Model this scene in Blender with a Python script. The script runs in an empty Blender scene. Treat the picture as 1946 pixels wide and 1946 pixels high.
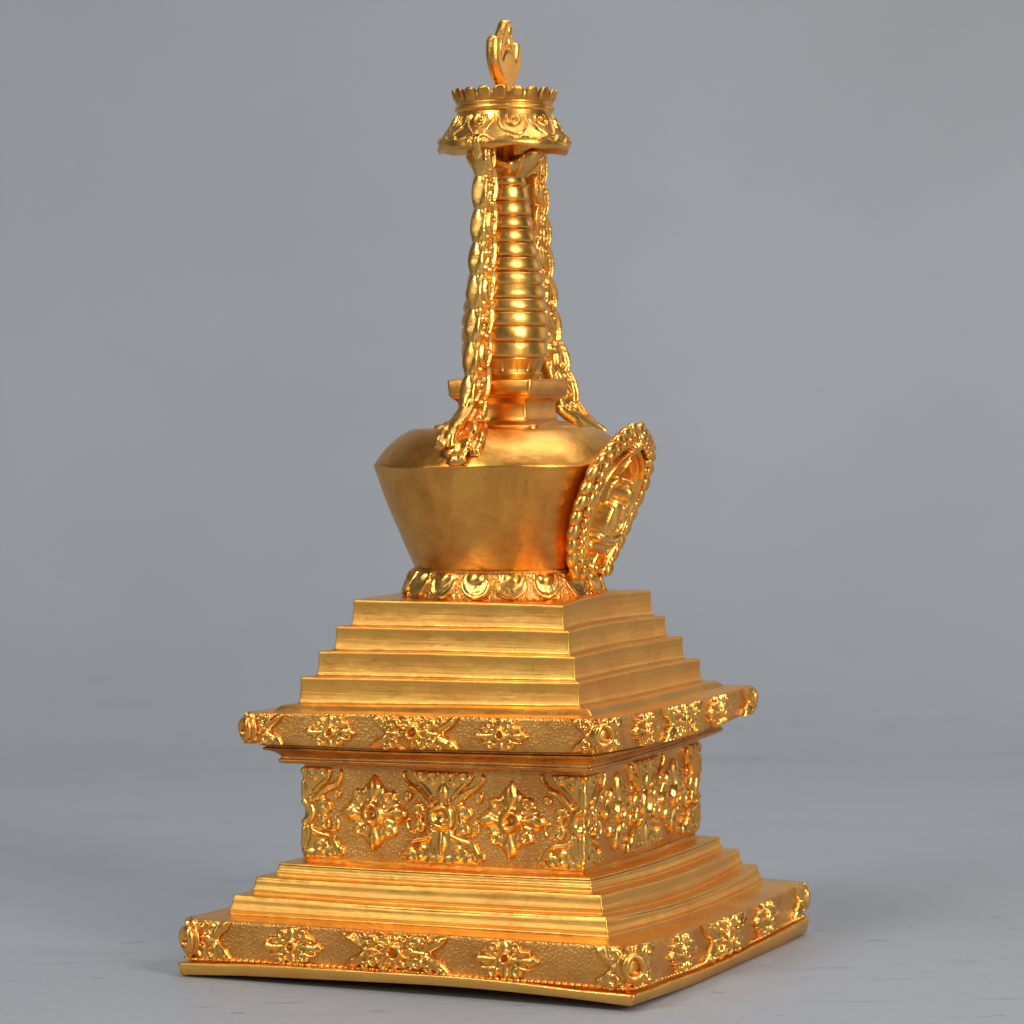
import bpy, math, random
import numpy as np
from mathutils import Matrix, Vector
random.seed(7); RNG = np.random.default_rng(11)
S = 0.01                      # everything below is laid out in centimetres
PI = math.pi
TH = 0.3416                   # turn of the square tiers against the camera
scene = bpy.context.scene

# ------------------------------------------------------------------ materials
def gold(name, bright, deep, rough=0.28, streak=0.0, punch=0.0, cast=0.0, mott=0.5, brush=0.0, spots=0.0):
    m = bpy.data.materials.new(name); m.use_nodes = True
    nt = m.node_tree; N = nt.nodes; L = nt.links
    b = N['Principled BSDF']; b.inputs['Metallic'].default_value = 1.0
    tc = N.new('ShaderNodeTexCoord'); obj = tc.outputs['Object']
    def noise(scale, detail=4, rough_=0.55, vec=None, dist=0.0):
        n = N.new('ShaderNodeTexNoise'); n.inputs['Scale'].default_value = scale
        n.inputs['Detail'].default_value = detail; n.inputs['Roughness'].default_value = rough_
        n.inputs['Distortion'].default_value = dist
        L.new(vec if vec else obj, n.inputs['Vector']); return n.outputs['Fac']
    def mapr(sock, a, b_, c, d):
        n = N.new('ShaderNodeMapRange'); n.inputs[1].default_value = a; n.inputs[2].default_value = b_
        n.inputs[3].default_value = c; n.inputs[4].default_value = d; L.new(sock, n.inputs[0]); return n.outputs[0]
    def math_(op, a, b_):
        n = N.new('ShaderNodeMath'); n.operation = op
        for i, s in enumerate((a, b_)):
            if isinstance(s, (int, float)): n.inputs[i].default_value = s
            else: L.new(s, n.inputs[i])
        return n.outputs[0]
    def scaled(v):
        mp = N.new('ShaderNodeMapping'); mp.inputs['Scale'].default_value = v; L.new(obj, mp.inputs['Vector']); return mp.outputs['Vector']
    fac = mapr(noise(55, 5, 0.6, dist=0.6), 0.35, 0.68, 0.5 - mott * 0.5, 0.5 + mott * 0.5)
    fine = noise(420, 5, 0.65)
    fac = math_('ADD', fac, mapr(fine, 0.3, 0.7, -0.12, 0.12))
    st = None
    if streak:
        st = noise(1, 5, 0.65, scaled((22, 22, 900)), 0.15)
        fac = math_('ADD', fac, mapr(st, 0.3, 0.7, -streak, streak))
    mix = N.new('ShaderNodeMix'); mix.data_type = 'RGBA'; mix.clamp_factor = True
    L.new(fac, mix.inputs[0]); mix.inputs[6].default_value = (*bright, 1); mix.inputs[7].default_value = (*deep, 1)
    col = mix.outputs[2]
    if spots:
        sp = mapr(noise(700, 2, 0.5), 0.70, 0.74, 0, spots)
        mx = N.new('ShaderNodeMix'); mx.data_type = 'RGBA'; L.new(sp, mx.inputs[0]); L.new(col, mx.inputs[6])
        mx.inputs[7].default_value = (0.28, 0.1, 0.03, 1); col = mx.outputs[2]
    L.new(col, b.inputs['Base Color'])
    r = mapr(noise(120, 4, 0.6), 0.3, 0.7, rough - 0.06, rough + 0.08)
    if st is not None: r = math_('ADD', r, mapr(st, 0.3, 0.7, -0.04, 0.07))
    L.new(r, b.inputs['Roughness'])
    b.inputs['Coat Weight'].default_value = 0.28; b.inputs['Coat Roughness'].default_value = 0.22; b.inputs['Coat IOR'].default_value = 1.5
    b.inputs['Specular Tint'].default_value = (1.0, 0.93, 0.75, 1)
    prev = None
    def bump(h, dist, strength=1.0):
        nonlocal prev
        n = N.new('ShaderNodeBump'); n.inputs['Strength'].default_value = strength
        n.inputs['Distance'].default_value = dist; L.new(h, n.inputs['Height'])
        if prev is not None: L.new(prev, n.inputs['Normal'])
        prev = n.outputs['Normal']
    bump(noise(70, 3, 0.5), 0.0006)
    if streak: bump(st, 0.00009)
    if brush:
        bump(noise(1, 3, 0.6, scaled((260, 260, 1500)), 0.3), 0.00004 * brush)
        bump(noise(900, 3, 0.6), 0.00002)
    if cast: bump(noise(520, 4, 0.62), 0.00022 * cast)
    if punch:
        v = N.new('ShaderNodeTexVoronoi'); v.inputs['Scale'].default_value = 1250; v.inputs['Randomness'].default_value = 0.9
        L.new(obj, v.inputs['Vector']); bump(v.outputs['Distance'], 0.0004 * punch)
    L.new(prev, b.inputs['Normal'])
    return m

BR = (0.98, 0.50, 0.10); MD = (0.95, 0.43, 0.075); DP = (0.86, 0.32, 0.05)
M_step = gold('brushed_gold', (0.97, 0.52, 0.10), (0.88, 0.38, 0.07), 0.34, streak=0.32, mott=0.75, brush=.6, spots=0.35)
M_bell = gold('satin_gold', (0.94, 0.455, 0.08), (0.66, 0.25, 0.042), 0.34, mott=1.15, brush=.9, spots=0.4)
M_orn = gold('cast_gold', (0.99, 0.56, 0.13), (0.86, 0.38, 0.07), 0.29, cast=0.55, mott=1.0)
M_field = gold('punched_gold', (0.90, 0.45, 0.105), (0.68, 0.28, 0.055), 0.42, punch=0.5, cast=0.9, mott=1.0)
M_ring = gold('polished_gold', (1.0, 0.56, 0.125), (0.92, 0.43, 0.08), 0.31, mott=0.6, brush=.8)
M_file = gold('filed_gold', (1.0, 0.57, 0.13), (0.92, 0.43, 0.08), 0.30, cast=0.5, mott=0.6, streak=0.25)
M_corn = gold('shade_toned_gold', (0.80, 0.36, 0.07), (0.42, 0.16, 0.035), 0.3, streak=0.6, mott=0.8, brush=.6, spots=0.8)  # cornice and parasol-hollow shade put into the base colours, with patina streaks and spots

# ------------------------------------------------------------------ mesh helpers
def mk(name, V, Q, mat, parent=None, T=None, smooth=True):
    V = np.array(V, float).reshape(-1, 3)
    if name != 'floor': V[:, 0] += np.interp(V[:, 2], [11.2, 12, 15.4, 18, 21, 24, 26, 28.5], [.02, .05, .06, .10, .13, .15, .15, .14])
    V = V * S
    Q = np.asarray(Q, np.int64).reshape(-1, 4)
    nq = len(Q); nt_ = 0 if T is None else len(T)
    me = bpy.data.meshes.new(name)
    me.vertices.add(len(V)); me.vertices.foreach_set('co', V.ravel())
    loops = Q.ravel()
    if nt_: loops = np.concatenate([loops, np.asarray(T).ravel()])
    me.loops.add(len(loops)); me.loops.foreach_set('vertex_index', loops.astype(np.int32))
    starts = np.concatenate([np.arange(nq) * 4, nq * 4 + np.arange(nt_) * 3]).astype(np.int32)
    me.polygons.add(nq + nt_); me.polygons.foreach_set('loop_start', starts)
    me.update(calc_edges=True); me.validate()
    me.polygons.foreach_set('use_smooth', np.full(nq + nt_, smooth, bool))
    me.materials.append(mat)
    o = bpy.data.objects.new(name, me); scene.collection.objects.link(o)
    if parent: o.parent = parent
    return o

def gridq(R, C, wrap=False, base=0):
    cc = C if wrap else C - 1
    i, j = np.meshgrid(np.arange(R - 1), np.arange(cc), indexing='ij')
    j2 = (j + 1) % C
    return np.stack([i * C + j, i * C + j2, (i + 1) * C + j2, (i + 1) * C + j], -1).reshape(-1, 4) + base

class Bag:
    def __init__(s): s.V = []; s.Q = []; s.n = 0
    def add(s, V, Q):
        V = np.asarray(V, float).reshape(-1, 3); s.V.append(V); s.Q.append(np.asarray(Q).reshape(-1, 4) + s.n); s.n += len(V)
    def tube(s, pts, rad, k=12, flat=(1, 1), frame=None):
        """closed tapered tube; flat scales the two cross axes"""
        pts = np.asarray(pts, float); rad = np.broadcast_to(rad, (len(pts),)).astype(float)
        # resample smoothly
        t = np.linspace(0, len(pts) - 1, (len(pts) - 1) * 6 + 1)
        P = np.stack([catmull(pts[:, c], t) for c in range(3)], 1); r = np.interp(t, np.arange(len(pts)), rad)
        e = np.minimum(t, t[-1] - t); d = np.gradient(P, axis=0); d /= np.linalg.norm(d, axis=1)[:, None] + 1e-9
        up = np.array(frame if frame is not None else (0, 0, 1.0)) + 1e-4
        rows = []
        # rounded ends
        a0 = P[0] - d[0] * r[0]; a1 = P[-1] + d[-1] * r[-1]
        seq = [(a0, d[0], r[0] * 0.02), (P[0] - d[0] * r[0] * .7, d[0], r[0] * .7)] + [(P[i], d[i], r[i]) for i in range(len(P))] + [(P[-1] + d[-1] * r[-1] * .7, d[-1], r[-1] * .7), (a1, d[-1], r[-1] * 0.02)]
        for c, dd, rr in seq:
            x = np.cross(dd, up); x /= np.linalg.norm(x) + 1e-9; y = np.cross(dd, x)
            a = np.arange(k) * 2 * PI / k
            rows.append(c + rr * (np.cos(a)[:, None] * x * flat[0] + np.sin(a)[:, None] * y * flat[1]))
        s.add(np.array(rows), gridq(len(rows), k, True))
    def blob(s, c, ax, k=14):
        """ellipsoid; ax = 3 axis vectors"""
        ax = np.asarray(ax, float); th = np.linspace(0.02, PI - 0.02, 10); ph = np.arange(k) * 2 * PI / k
        T, P = np.meshgrid(th, ph, indexing='ij')
        V = np.asarray(c) + (np.sin(T) * np.cos(P))[..., None] * ax[0] + (np.sin(T) * np.sin(P))[..., None] * ax[1] + np.cos(T)[..., None] * ax[2]
        s.add(V, gridq(10, k, True))
    def mk(s, name, mat, parent=None, **k): return mk(name, np.concatenate(s.V), np.concatenate(s.Q), mat, parent, **k)

def catmull(y, t):
    n = len(y); i = np.clip(np.floor(t).astype(int), 0, n - 2); f = t - i
    p1 = y[i]; p2 = y[i + 1]; p0 = y[np.maximum(i - 1, 0)]; p3 = y[np.minimum(i + 2, n - 1)]
    return 0.5 * (2 * p1 + (p2 - p0) * f + (2 * p0 - 5 * p1 + 4 * p2 - p3) * f**2 + (3 * p1 - p0 - 3 * p2 + p3) * f**3)

def wob(p, seed, amp, f=(1, 2, 3, 5, 8)):
    r = np.random.default_rng(seed); o = np.zeros_like(p)
    for k in f: o += r.normal() / k**0.6 * np.sin(2 * PI * k * p / 4 + r.uniform(0, 2 * PI))
    return o * amp * 0.5

# ------------------------------------------------------------------ square levels
# (half side, height, [(lateral, dz) of left, front, right corner], sag of the right side, sag of the left side)
PXC = 60.5
LV = {
 'plate_bot': (7.457, 0.000, [(4.3, -3.2), (-0.8, 4.0), (4.7, -1.1)], -.10, .20),
 'plate_top': (7.500, 0.426, [(1.3, -4.3), (-4.5, 0.5), (3.8, 4.1)], -.13, .12),
 'fr_bot': (7.30, 0.38, [(1.3, -4.3), (-4.5, 0.5), (3.8, 4.1)], -.13, .08),
 'fr_top': (7.33, 1.70, [(1, -2), (0, 4.5), (0, -4.0)], -.12, .0),
 's1': (6.212, 2.332, [(6.3, -1.1), (2.4, 3.2), (5.3, -2.5)], -.24, -.05),
 's2': (5.740, 2.875, [(3.0, -2.0), (-3.7, 3.7), (4.4, -2.0)], -.13, -.04),
 's3': (5.228, 3.276, [(2.0, -3.1), (-0.8, 3.3), (2.2, -0.3)], -.08, -.02),
 'blk_bot': (4.66, 3.30, [(-0.1, -4.6), (-3.5, -0.4), (2.0, 5.2)], 0, 0),
 'blk_top': (4.71, 6.50, [(-3.9, -6.3), (-8.8, 1.6), (-0.2, 4.9)], 0, 0),
 'corn_bot': (5.268, 6.564, [(-3.3, -10.2), (-1.8, -1.0), (-1.7, 11.9)], -.05, .0),
 'corn_top': (5.565, 6.951, [(0.3, -7.0), (2.9, 4.8), (-1.0, 2.1)], -.08, .0),
 'fr2_bot': (5.98, 7.110, [(0.8, -10.3), (3, 1.3), (-2.3, 9.4)], -.14, -.05),
 'fr2_top': (5.99, 8.039, [(-0.1, -9.8), (5, 5.5), (-4, 4.2)], -.10, .0),
 't0': (5.077, 8.257, [(-0.1, -9.2), (-0.8, 5.2), (0.2, 4.0)], -.03, .0),
 't4': (4.723, 9.016, [(0.2, -5.1), (3.4, 2.7), (-1.2, 2.3)], .05, .0),
 't3': (4.320, 9.759, [(-0.4, -3.0), (-1.9, 0.5), (0.5, 2.6)], .04, .02),
 't2': (3.913, 10.479, [(0.2, -0.3), (-4.2, 1.2), (1.8, -0.9)], .06, .0),
 't1': (3.543, 11.266, [(-2.4, 0.5), (-5.3, -1.7), (-0.3, 1.3)], .14, .02),
 'h_bot': (1.376, 17.541, [(-6.0, 3), (-0.2, 0.7), (-6.1, -3)], 0, 0),
 'h_top': (1.446, 18.038, [(-7.0, 2.6), (-1.3, -1.0), (-6.7, -1.5)], 0, 0),
}
class Level:
    def __init__(s, key, rho=0.04, ds=0.0, dz=0.0, amp=0.018, seed=None):
        h, z, res, sr, sl = LV[key]; h += ds
        s.h = h; s.rho = rho / (2 * h); s.seed = seed if seed is not None else hash_(key); s.amp = amp; s.sr = sr; s.sl = sl
        C = []
        for k in (-1, 0, 1, 2):
            a = TH + k * PI / 2
            c = np.array([h * 2**.5 * math.sin(a), -h * 2**.5 * math.cos(a), z + dz]); C.append(c)
        l, f, r = res
        rb = ((l[0] + r[0]) / 2, float(np.clip(l[1] + r[1] - f[1], -6, 6)))
        for c, e in zip(C, (l, f, r, rb)):
            c[0] -= e[0] / PXC; c[2] += e[1] / PXC
        s.C = np.array(C)                       # left, front, right, back
    def corner(s, i):                            # integer p: -1 left, 0 front, 1 right, 2 back
        return s.C[(np.asarray(i).astype(int) + 1) % 4]
    def raw(s, p):
        p = np.asarray(p, float); k = np.round(p); d = p - k; rho = max(s.rho, 1e-4)
        A = s.corner(k); Pm = s.corner(k - 1); Pp = s.corner(k + 1)
        n = np.where((d < 0)[:, None], Pm, Pp); lin = A + (n - A) * np.abs(d)[:, None]
        a = A + (Pm - A) * rho; b = A + (Pp - A) * rho
        t = np.clip((d / rho + 1) / 2, 0, 1)[:, None]
        bez = a * (1 - t)**2 + 2 * A * t * (1 - t) + b * t**2
        return np.where((np.abs(d) < rho)[:, None], bez, lin)
    def pts(s, p, off=0.0, z=None):
        p = np.asarray(p, float); P = s.raw(p); e = 1e-3
        T = s.raw(p + e) - s.raw(p - e); Nn = np.stack([T[:, 1], -T[:, 0]], 1); Nn /= np.linalg.norm(Nn, axis=1)[:, None] + 1e-12
        # outward check
        cen = s.C[:, :2].mean(0); sg = np.sign(((P[:, :2] - cen) * Nn).sum(1)); Nn *= sg[:, None]
        pw = (p + 2) % 4 - 2
        w = wob(pw, s.seed, s.amp); w2 = wob(pw, s.seed + 5, s.amp)
        win = np.clip(np.minimum(pw % 1, 1 - pw % 1) * 8, 0.25, 1)
        P = P.copy()
        # scale about centre for offsets keeps mitred corners
        P[:, :2] += (P[:, :2] - cen) * (off / s.h)
        P[:, :2] += Nn * (w * win)[:, None]
        t = pw % 1; par = 4 * t * (1 - t)
        right = (pw >= 0) & (pw < 1); left = (pw >= -1) & (pw < 0)
        P[:, 2] += w2 * win + np.where(right, s.sr * par, 0) + np.where(left, s.sl * par, 0)
        P[:, :2] += Nn * (np.where(right, -s.sr * 0.7 * par, 0))[:, None]
        if z is not None: P[:, 2] = z
        return P
def hash_(t): return sum(ord(c) * (i + 3) for i, c in enumerate(t)) % 9973

def psamp(n=56, rho=0.01):
    t = np.linspace(0, 1, n); t = np.concatenate([[0, rho * .33, rho * .66, rho, rho * 1.6, rho * 3], t[(t > rho * 3.5) & (t < 1 - rho * 3.5)], [1 - rho * 3, 1 - rho * 1.6, 1 - rho, 1 - rho * .66, 1 - rho * .33]])
    return np.concatenate([t + k for k in (-2, -1, 0, 1)])

def ringmesh(name, rows, mat, parent):
    A = np.array(rows); return mk(name, A, gridq(A.shape[0], A.shape[1], True)[:, ::-1], mat, parent)

def empty(name):
    o = bpy.data.objects.new(name, None); scene.collection.objects.link(o); return o

stupa = empty('golden_stupa')
stupa['label'] = 'gilded metal stupa statue with stepped square base, bell dome, ringed spire and parasol top'
stupa['category'] = 'stupa'

# ------------------------------------------------------------------ base plate, steps
def step(name, top, below, inner=1.2, foot=0.10, mat=M_step, lip=0.06, concave=0.012, inz=0.02, slope=0.012):
    """riser of one tier standing on the level `below`, with its tread"""
    p = psamp(); q = np.asarray(p)
    T = top.pts(p); zb = below.pts(p)[:, 2] if below is not None else T[:, 2] - 1
    def row(off, f, dz=0.0):                    # f 0 at foot, 1 at top
        P = top.pts(p, off); P[:, 2] = zb * (1 - f) + T[:, 2] * f + dz; return P
    rows = [row(foot + .05, 0, -0.06), row(foot, 0, 0.0), row(foot * .55, 0, 0.025), row(foot * .2 + slope * .8, 0, 0.08), row(slope + .008, 0, 0.15)]
    for f in (.4, .55, .7, .85): rows.append(row(slope * (1 - f) - concave * math.sin(PI * (f - .25) / .75), f))
    rows += [row(0, 1, -lip * 1.3), row(-lip * .12, 1, -lip * .6), row(-lip * .5, 1, -lip * .15), row(-lip * 1.1, 1, 0)]
    rows += [row(-lip * 2.5, 1, 0.004), row(-inner * .5, 1, inz * .5), row(-inner, 1, inz)]
    return ringmesh(name, rows, mat, stupa)

Lpb = Level('plate_bot', .12, amp=.05); Lpt = Level('plate_top', .12, amp=.055)
Lfb = Level('fr_bot', .3, amp=.02); Lft = Level('fr_top', .32, amp=.04)
p = psamp(90, .012)
def rw(level, off=0., dz=0.): P = level.pts(p, off); P[:, 2] += dz; return P
rows = [rw(Lpt, -2.2, .1), rw(Lpb, -1.0, .12), rw(Lpb, -.45, 0.03), rw(Lpb, -.05, 0.0), rw(Lpb, 0.0, .03)]
mid = (rw(Lpb) + rw(Lpt)) / 2; mid[:, 2] += .02
rows += [mid, rw(Lpt, 0.03, -.05), rw(Lpt, 0.0, -.015), rw(Lpt, -.05, 0.0), rw(Lpt, -.3, .01)]
ringmesh('base_plate', rows, M_file, stupa)

pb = psamp(220, .035)
class Band:
    def __init__(s, bot, top, bulge=0.0): s.b = bot; s.t = top; s.bulge = bulge; s.L = 2 * (bot.h + top.h) / 2
    def base(s, p, w):
        B = s.b.pts(p); T = s.t.pts(p); P = B * (1 - w)[:, None] + T * w[:, None]
        return P
    def pos(s, p, w, h):
        sh = p.shape; p = p.ravel(); w = w.ravel(); h = h.ravel(); e = 2e-3
        P = s.base(p, w); du = s.base(p + e, w) - s.base(p - e, w); dv = s.base(p, w + e) - s.base(p, w - e)
        n = np.cross(du, dv); n /= np.linalg.norm(n, axis=1)[:, None]
        return (P + n * (h + s.bulge * 4 * w * (1 - w))[:, None]).reshape(*sh, 3)
bandA = Band(Lfb, Lft, 0.02)
Lf2b = Level('fr2_bot', .34, amp=.035); Lf2t = Level('fr2_top', .34, amp=.04)
bandB = Band(Lf2b, Lf2t, 0.01)
Lbb = Level('blk_bot', .08, amp=.02); Lbt = Level('blk_top', .08, amp=.02)
bandC = Band(Lbb, Lbt, 0.0)

def band_mesh(name, band, nw, cap_in=1.4, topz=0.0, botin=None):
    W = np.linspace(0, 1, nw); rows = []
    if botin: P = band.b.pts(pb, -botin); rows.append(P)
    rows.append(band.b.pts(pb, -.04))
    for w in W[1:-1]: rows.append(band.pos(pb, np.full_like(pb, w), wob(pb * 3, 3, .01)))
    P = band.t.pts(pb, -.0); P[:, 2] -= .03; rows.append(P)
    rows.append(band.t.pts(pb, -.035))
    P = band.t.pts(pb, -.15); rows.append(P)
    P = band.t.pts(pb, -cap_in); P[:, 2] += topz; rows.append(P)
    return ringmesh(name, rows, M_field, stupa)

# treads above the two friezes are smooth gold: separate sheets a hair above
fA = band_mesh('lower_frieze', bandA, 12, .3, 0.0)
Lsk = Level('fr_top', .55, amp=.03)
ringmesh('base_tread', [Lft.pts(pb, -.10) + [0, 0, .0], Lft.pts(pb, -.2) + [0, 0, .012], Lft.pts(pb, -.7) + [0, 0, .03], Lft.pts(pb, -1.5) + [0, 0, .05]], M_step, stupa)
L1 = Level('s1'); L2 = Level('s2'); L3 = Level('s3')
zl = Level('fr_top', .1, dz=.05, amp=.0)
step('lower_step', L1, zl, .8, foot=.12, slope=.09)
step('lower_step', L2, L1, .8, foot=.09, slope=.07)
step('lower_step', L3, L2, 1.0, foot=.09, slope=.06)
bC = band_mesh('carved_block', bandC, 24, 1.0)
# block foot fillet
P0 = Lbb.pts(p, .12); P0[:, 2] = L3.pts(p)[:, 2] - .01; P1 = Lbb.pts(p, .04); P1[:, 2] = L3.pts(p)[:, 2] + .05; P2 = Lbb.pts(p, -.02); P2[:, 2] = L3.pts(p)[:, 2] + .12
ringmesh('block_foot', [P0, P1, P2], M_step, stupa)
# cornice
Lcb = Level('corn_bot', .08); Lct = Level('corn_top', .12)
pc = p
zf = Lf2b.pts(pc)[:, 2]; zt = Lct.pts(pc)[:, 2]; zb_ = Lcb.pts(pc)[:, 2]
def cr(lv, off, z): P = lv.pts(pc, off); P[:, 2] = z; return P
m = lambda f: zb_ * (1 - f) + zf * f
rows = [cr(Lcb, -1.0, zb_ - .12), cr(Lcb, -.22, zb_ - .09), cr(Lcb, -.05, zb_ - .10), cr(Lcb, .0, zb_ - .07), cr(Lcb, .02, zb_ - .0), cr(Lcb, -.01, zb_ + .04), cr(Lcb, -.05, zb_ + .055),
        cr(Lcb, -.03, m(.25)), cr(Lcb, .05, m(.38)), cr(Lcb, .17, m(.52)), cr(Lct, .03, m(.62)), cr(Lct, .05, m(.70)), cr(Lct, .0, m(.76)), cr(Lct, -.05, m(.80)), cr(Lct, .1, m(.9)), cr(Lf2b, -.25, zf - .02), cr(Lf2b, -.02, zf + .04)]
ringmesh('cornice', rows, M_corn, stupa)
fB = band_mesh('upper_frieze', bandB, 10, .3, 0.0)
ringmesh('frieze_tread', [Lf2t.pts(pb, -.10), Lf2t.pts(pb, -.2) + [0, 0, .012], Lf2t.pts(pb, -.6) + [0, 0, .03], Lf2t.pts(pb, -1.4) + [0, 0, .05]], M_step, stupa)
zl2 = Level('fr2_top', .1, dz=.05, amp=0)
T0 = Level('t0'); T4 = Level('t4'); T3 = Level('t3'); T2 = Level('t2'); T1 = Level('t1')
# t0 : low rounded foot
def q0(off, dz, base): P = T0.pts(p, off); P[:, 2] = base + dz; return P
zz = zl2.pts(p)[:, 2] - .04; zT = T0.pts(p)[:, 2]
ringmesh('upper_step', [q0(.30, -.02, zz), q0(.26, .02, zz), q0(.2, .08, zz), q0(.12, -.06, zT), q0(.04, -.02, zT), q0(-.05, 0, zT), q0(-.8, .02, zT)], M_step, stupa)
step('upper_step', T4, T0, .8); step('upper_step', T3, T4, .8); step('upper_step', T2, T3, .8)
step('upper_step', T1, T2, 3.4, inz=.0)

# ------------------------------------------------------------------ relief engine
class Rel:
    def __init__(s, a, b, res=0.028, seed=0):
        s.res = res; nu = int(2 * a / res) + 1; nv = int(2 * b / res) + 1
        u = np.linspace(-a, a, nu); v = np.linspace(-b, b, nv); s.v0, s.u0 = np.meshgrid(v, u, indexing='ij')
        r = np.random.default_rng(seed); ph = r.uniform(0, 6, 8)
        s.U = s.u0 + .022 * np.sin(s.v0 * 4 + ph[0]) + .018 * np.sin(s.u0 * 5 + ph[1]) + .012 * np.sin(s.v0 * 11 + s.u0 * 3 + ph[4])
        s.V = s.v0 + .022 * np.sin(s.u0 * 4 + ph[2]) + .018 * np.sin(s.v0 * 5 + ph[3]) + .012 * np.sin(s.u0 * 9 - s.v0 * 4 + ph[5])
        s.H = np.full_like(s.U, -1.0); s.r = r
    def mx(s, h): s.H = np.maximum(s.H, h); return s
    def stroke(s, pts, r, h, base=0.0, smooth=True):
        pts = np.asarray(pts, float); r = np.broadcast_to(r, (len(pts),)).astype(float); h = np.broadcast_to(h, (len(pts),)).astype(float)
        if smooth and len(pts) > 2:
            t = np.linspace(0, len(pts) - 1, (len(pts) - 1) * 4 + 1)
            r = np.interp(t, np.arange(len(r)), r); h = np.interp(t, np.arange(len(h)), h); pts = np.stack([catmull(pts[:, 0], t), catmull(pts[:, 1], t)], 1)
        for i in range(len(pts) - 1):
            a, b = pts[i], pts[i + 1]; d = b - a; L2_ = (d * d).sum() + 1e-9
            t = np.clip(((s.U - a[0]) * d[0] + (s.V - a[1]) * d[1]) / L2_, 0, 1)
            dd = np.hypot(s.U - a[0] - t * d[0], s.V - a[1] - t * d[1]); rr = r[i] + (r[i + 1] - r[i]) * t; hh = h[i] + (h[i + 1] - h[i]) * t
            x = dd / np.maximum(rr, 1e-4)
            s.mx(np.where(x < 1, base + hh * np.sqrt(np.clip(1 - x * x, 0, 1)), -1))
        return s
    def ring(s, cx, cy, R, r, h, ey=1.0):
        x = (np.hypot(s.U - cx, (s.V - cy) / ey) - R) / r
        return s.mx(np.where(np.abs(x) < 1, h * np.sqrt(np.clip(1 - x * x, 0, 1)), -1))
    def dome(s, cx, cy, R, h, ey=1.0):
        x = np.hypot(s.U - cx, (s.V - cy) / ey) / R
        return s.mx(np.where(x < 1, h * np.sqrt(np.clip(1 - x * x, 0, 1)), -1))
    def dish(s, cx, cy, R, h0, h1):
        x = np.hypot(s.U - cx, s.V - cy) / R
        s.H = np.where(x < 1, h0 + (h1 - h0) * x**2, s.H); return s
    def petal(s, cx, cy, ang, ln, wd, h, crease=.35, tip=.62):
        c, sn = math.cos(ang), math.sin(ang); x = ((s.U - cx) * c + (s.V - cy) * sn) / ln; y = -(s.U - cx) * sn + (s.V - cy) * c
        xx = np.clip(x, 0, 1); hw = wd * np.clip(np.sin(PI * xx**tip), 0, 1)**.8 + 1e-4; q = np.abs(y) / hw
        inside = (x > 0) & (x < 1) & (q < 1)
        val = h * np.sqrt(np.clip(1 - q * q, 0, 1)) * (1 - crease * np.exp(-(y / (wd * .22))**2)) * (0.55 + .45 * np.sin(PI * np.clip(xx, 0, 1)))
        return s.mx(np.where(inside, val, -1))
    def curl(s, cx, cy, R, ang, dirn, r, h, turns=1.15):
        t = np.linspace(0, 1, 12); a = ang + dirn * t * turns * 2 * PI; rad = R * (1 - .72 * t)
        s.stroke(np.stack([cx + rad * np.cos(a), cy + rad * np.sin(a)], 1), np.linspace(r, r * .75, 12), np.linspace(h * .8, h * 1.15, 12), smooth=False)
        return s.dome(cx, cy, r * .9, h * 1.1)
    def scurl(s, sx, cx, cy, R, ang, dirn, r, h, turns=1.15):        # mirrored pair
        if sx < 0: ang = PI - ang; dirn = -dirn
        return s.curl(sx * cx, cy, R, ang, dirn, r, h, turns)
    def spetal(s, sx, cx, cy, ang, ln, wd, h, **k): return s.petal(sx * cx, cy, ang if sx > 0 else PI - ang, ln, wd, h, **k)
    def slab(s, mask_sd, h, soft=.05):           # mask_sd < 0 inside
        return s.mx(np.where(mask_sd < 0, h * np.clip(-mask_sd / soft, 0, 1)**.5, -1))
    def finish(s, blur=2, noise=.004):
        r = s.r; H = s.H; H[:2] = H[-2:] = -1; H[:, :2] = H[:, -2:] = -1; M = H > -.5
        Hh = np.where(M, H, -0.05)
        for _ in range(blur):
            Pd = np.pad(Hh, 1, mode='edge'); Hh = (Pd[1:-1, 1:-1] * 4 + (Pd[:-2, 1:-1] + Pd[2:, 1:-1] + Pd[1:-1, :-2] + Pd[1:-1, 2:]) * 2 + Pd[:-2, :-2] + Pd[2:, 2:] + Pd[:-2, 2:] + Pd[2:, :-2]) / 16
        n = r.normal(size=H.shape)
        for _ in range(2):
            Pd = np.pad(n, 1, mode='edge'); n = (Pd[1:-1, 1:-1] + Pd[:-2, 1:-1] + Pd[2:, 1:-1] + Pd[1:-1, :-2] + Pd[1:-1, 2:]) / 5
        s.Hf = Hh + n * noise * 2; s.M = M; return s
    def mesh(s, name, mapf, mat, parent, drop=.04):
        """mapf(u, v, h) -> xyz"""
        M = s.M; Pd = np.pad(M, 1)
        grow = M | Pd[:-2, 1:-1] | Pd[2:, 1:-1] | Pd[1:-1, :-2] | Pd[1:-1, 2:]
        H = np.where(M, s.Hf, -drop); R, C = M.shape
        P = mapf(s.u0, s.v0, H)
        q = gridq(R, C); g = grow.ravel(); q = q[g[q].all(1)]
        used = np.unique(q); remap = -np.ones(R * C, int); remap[used] = np.arange(len(used))
        return mk(name, P.reshape(-1, 3)[used], remap[q], mat, parent)

def on_band(band, p0, w0=0.5):
    H = None
    def f(u, v, h):
        Ht = 1.0 * np.linalg.norm(band.t.pts(np.array([p0 + .5]))[0] - band.b.pts(np.array([p0 + .5]))[0])
        return band.pos(p0 + u / band.L, np.clip(w0 + v / Ht, .0, 1.0), h)
    return f

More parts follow.
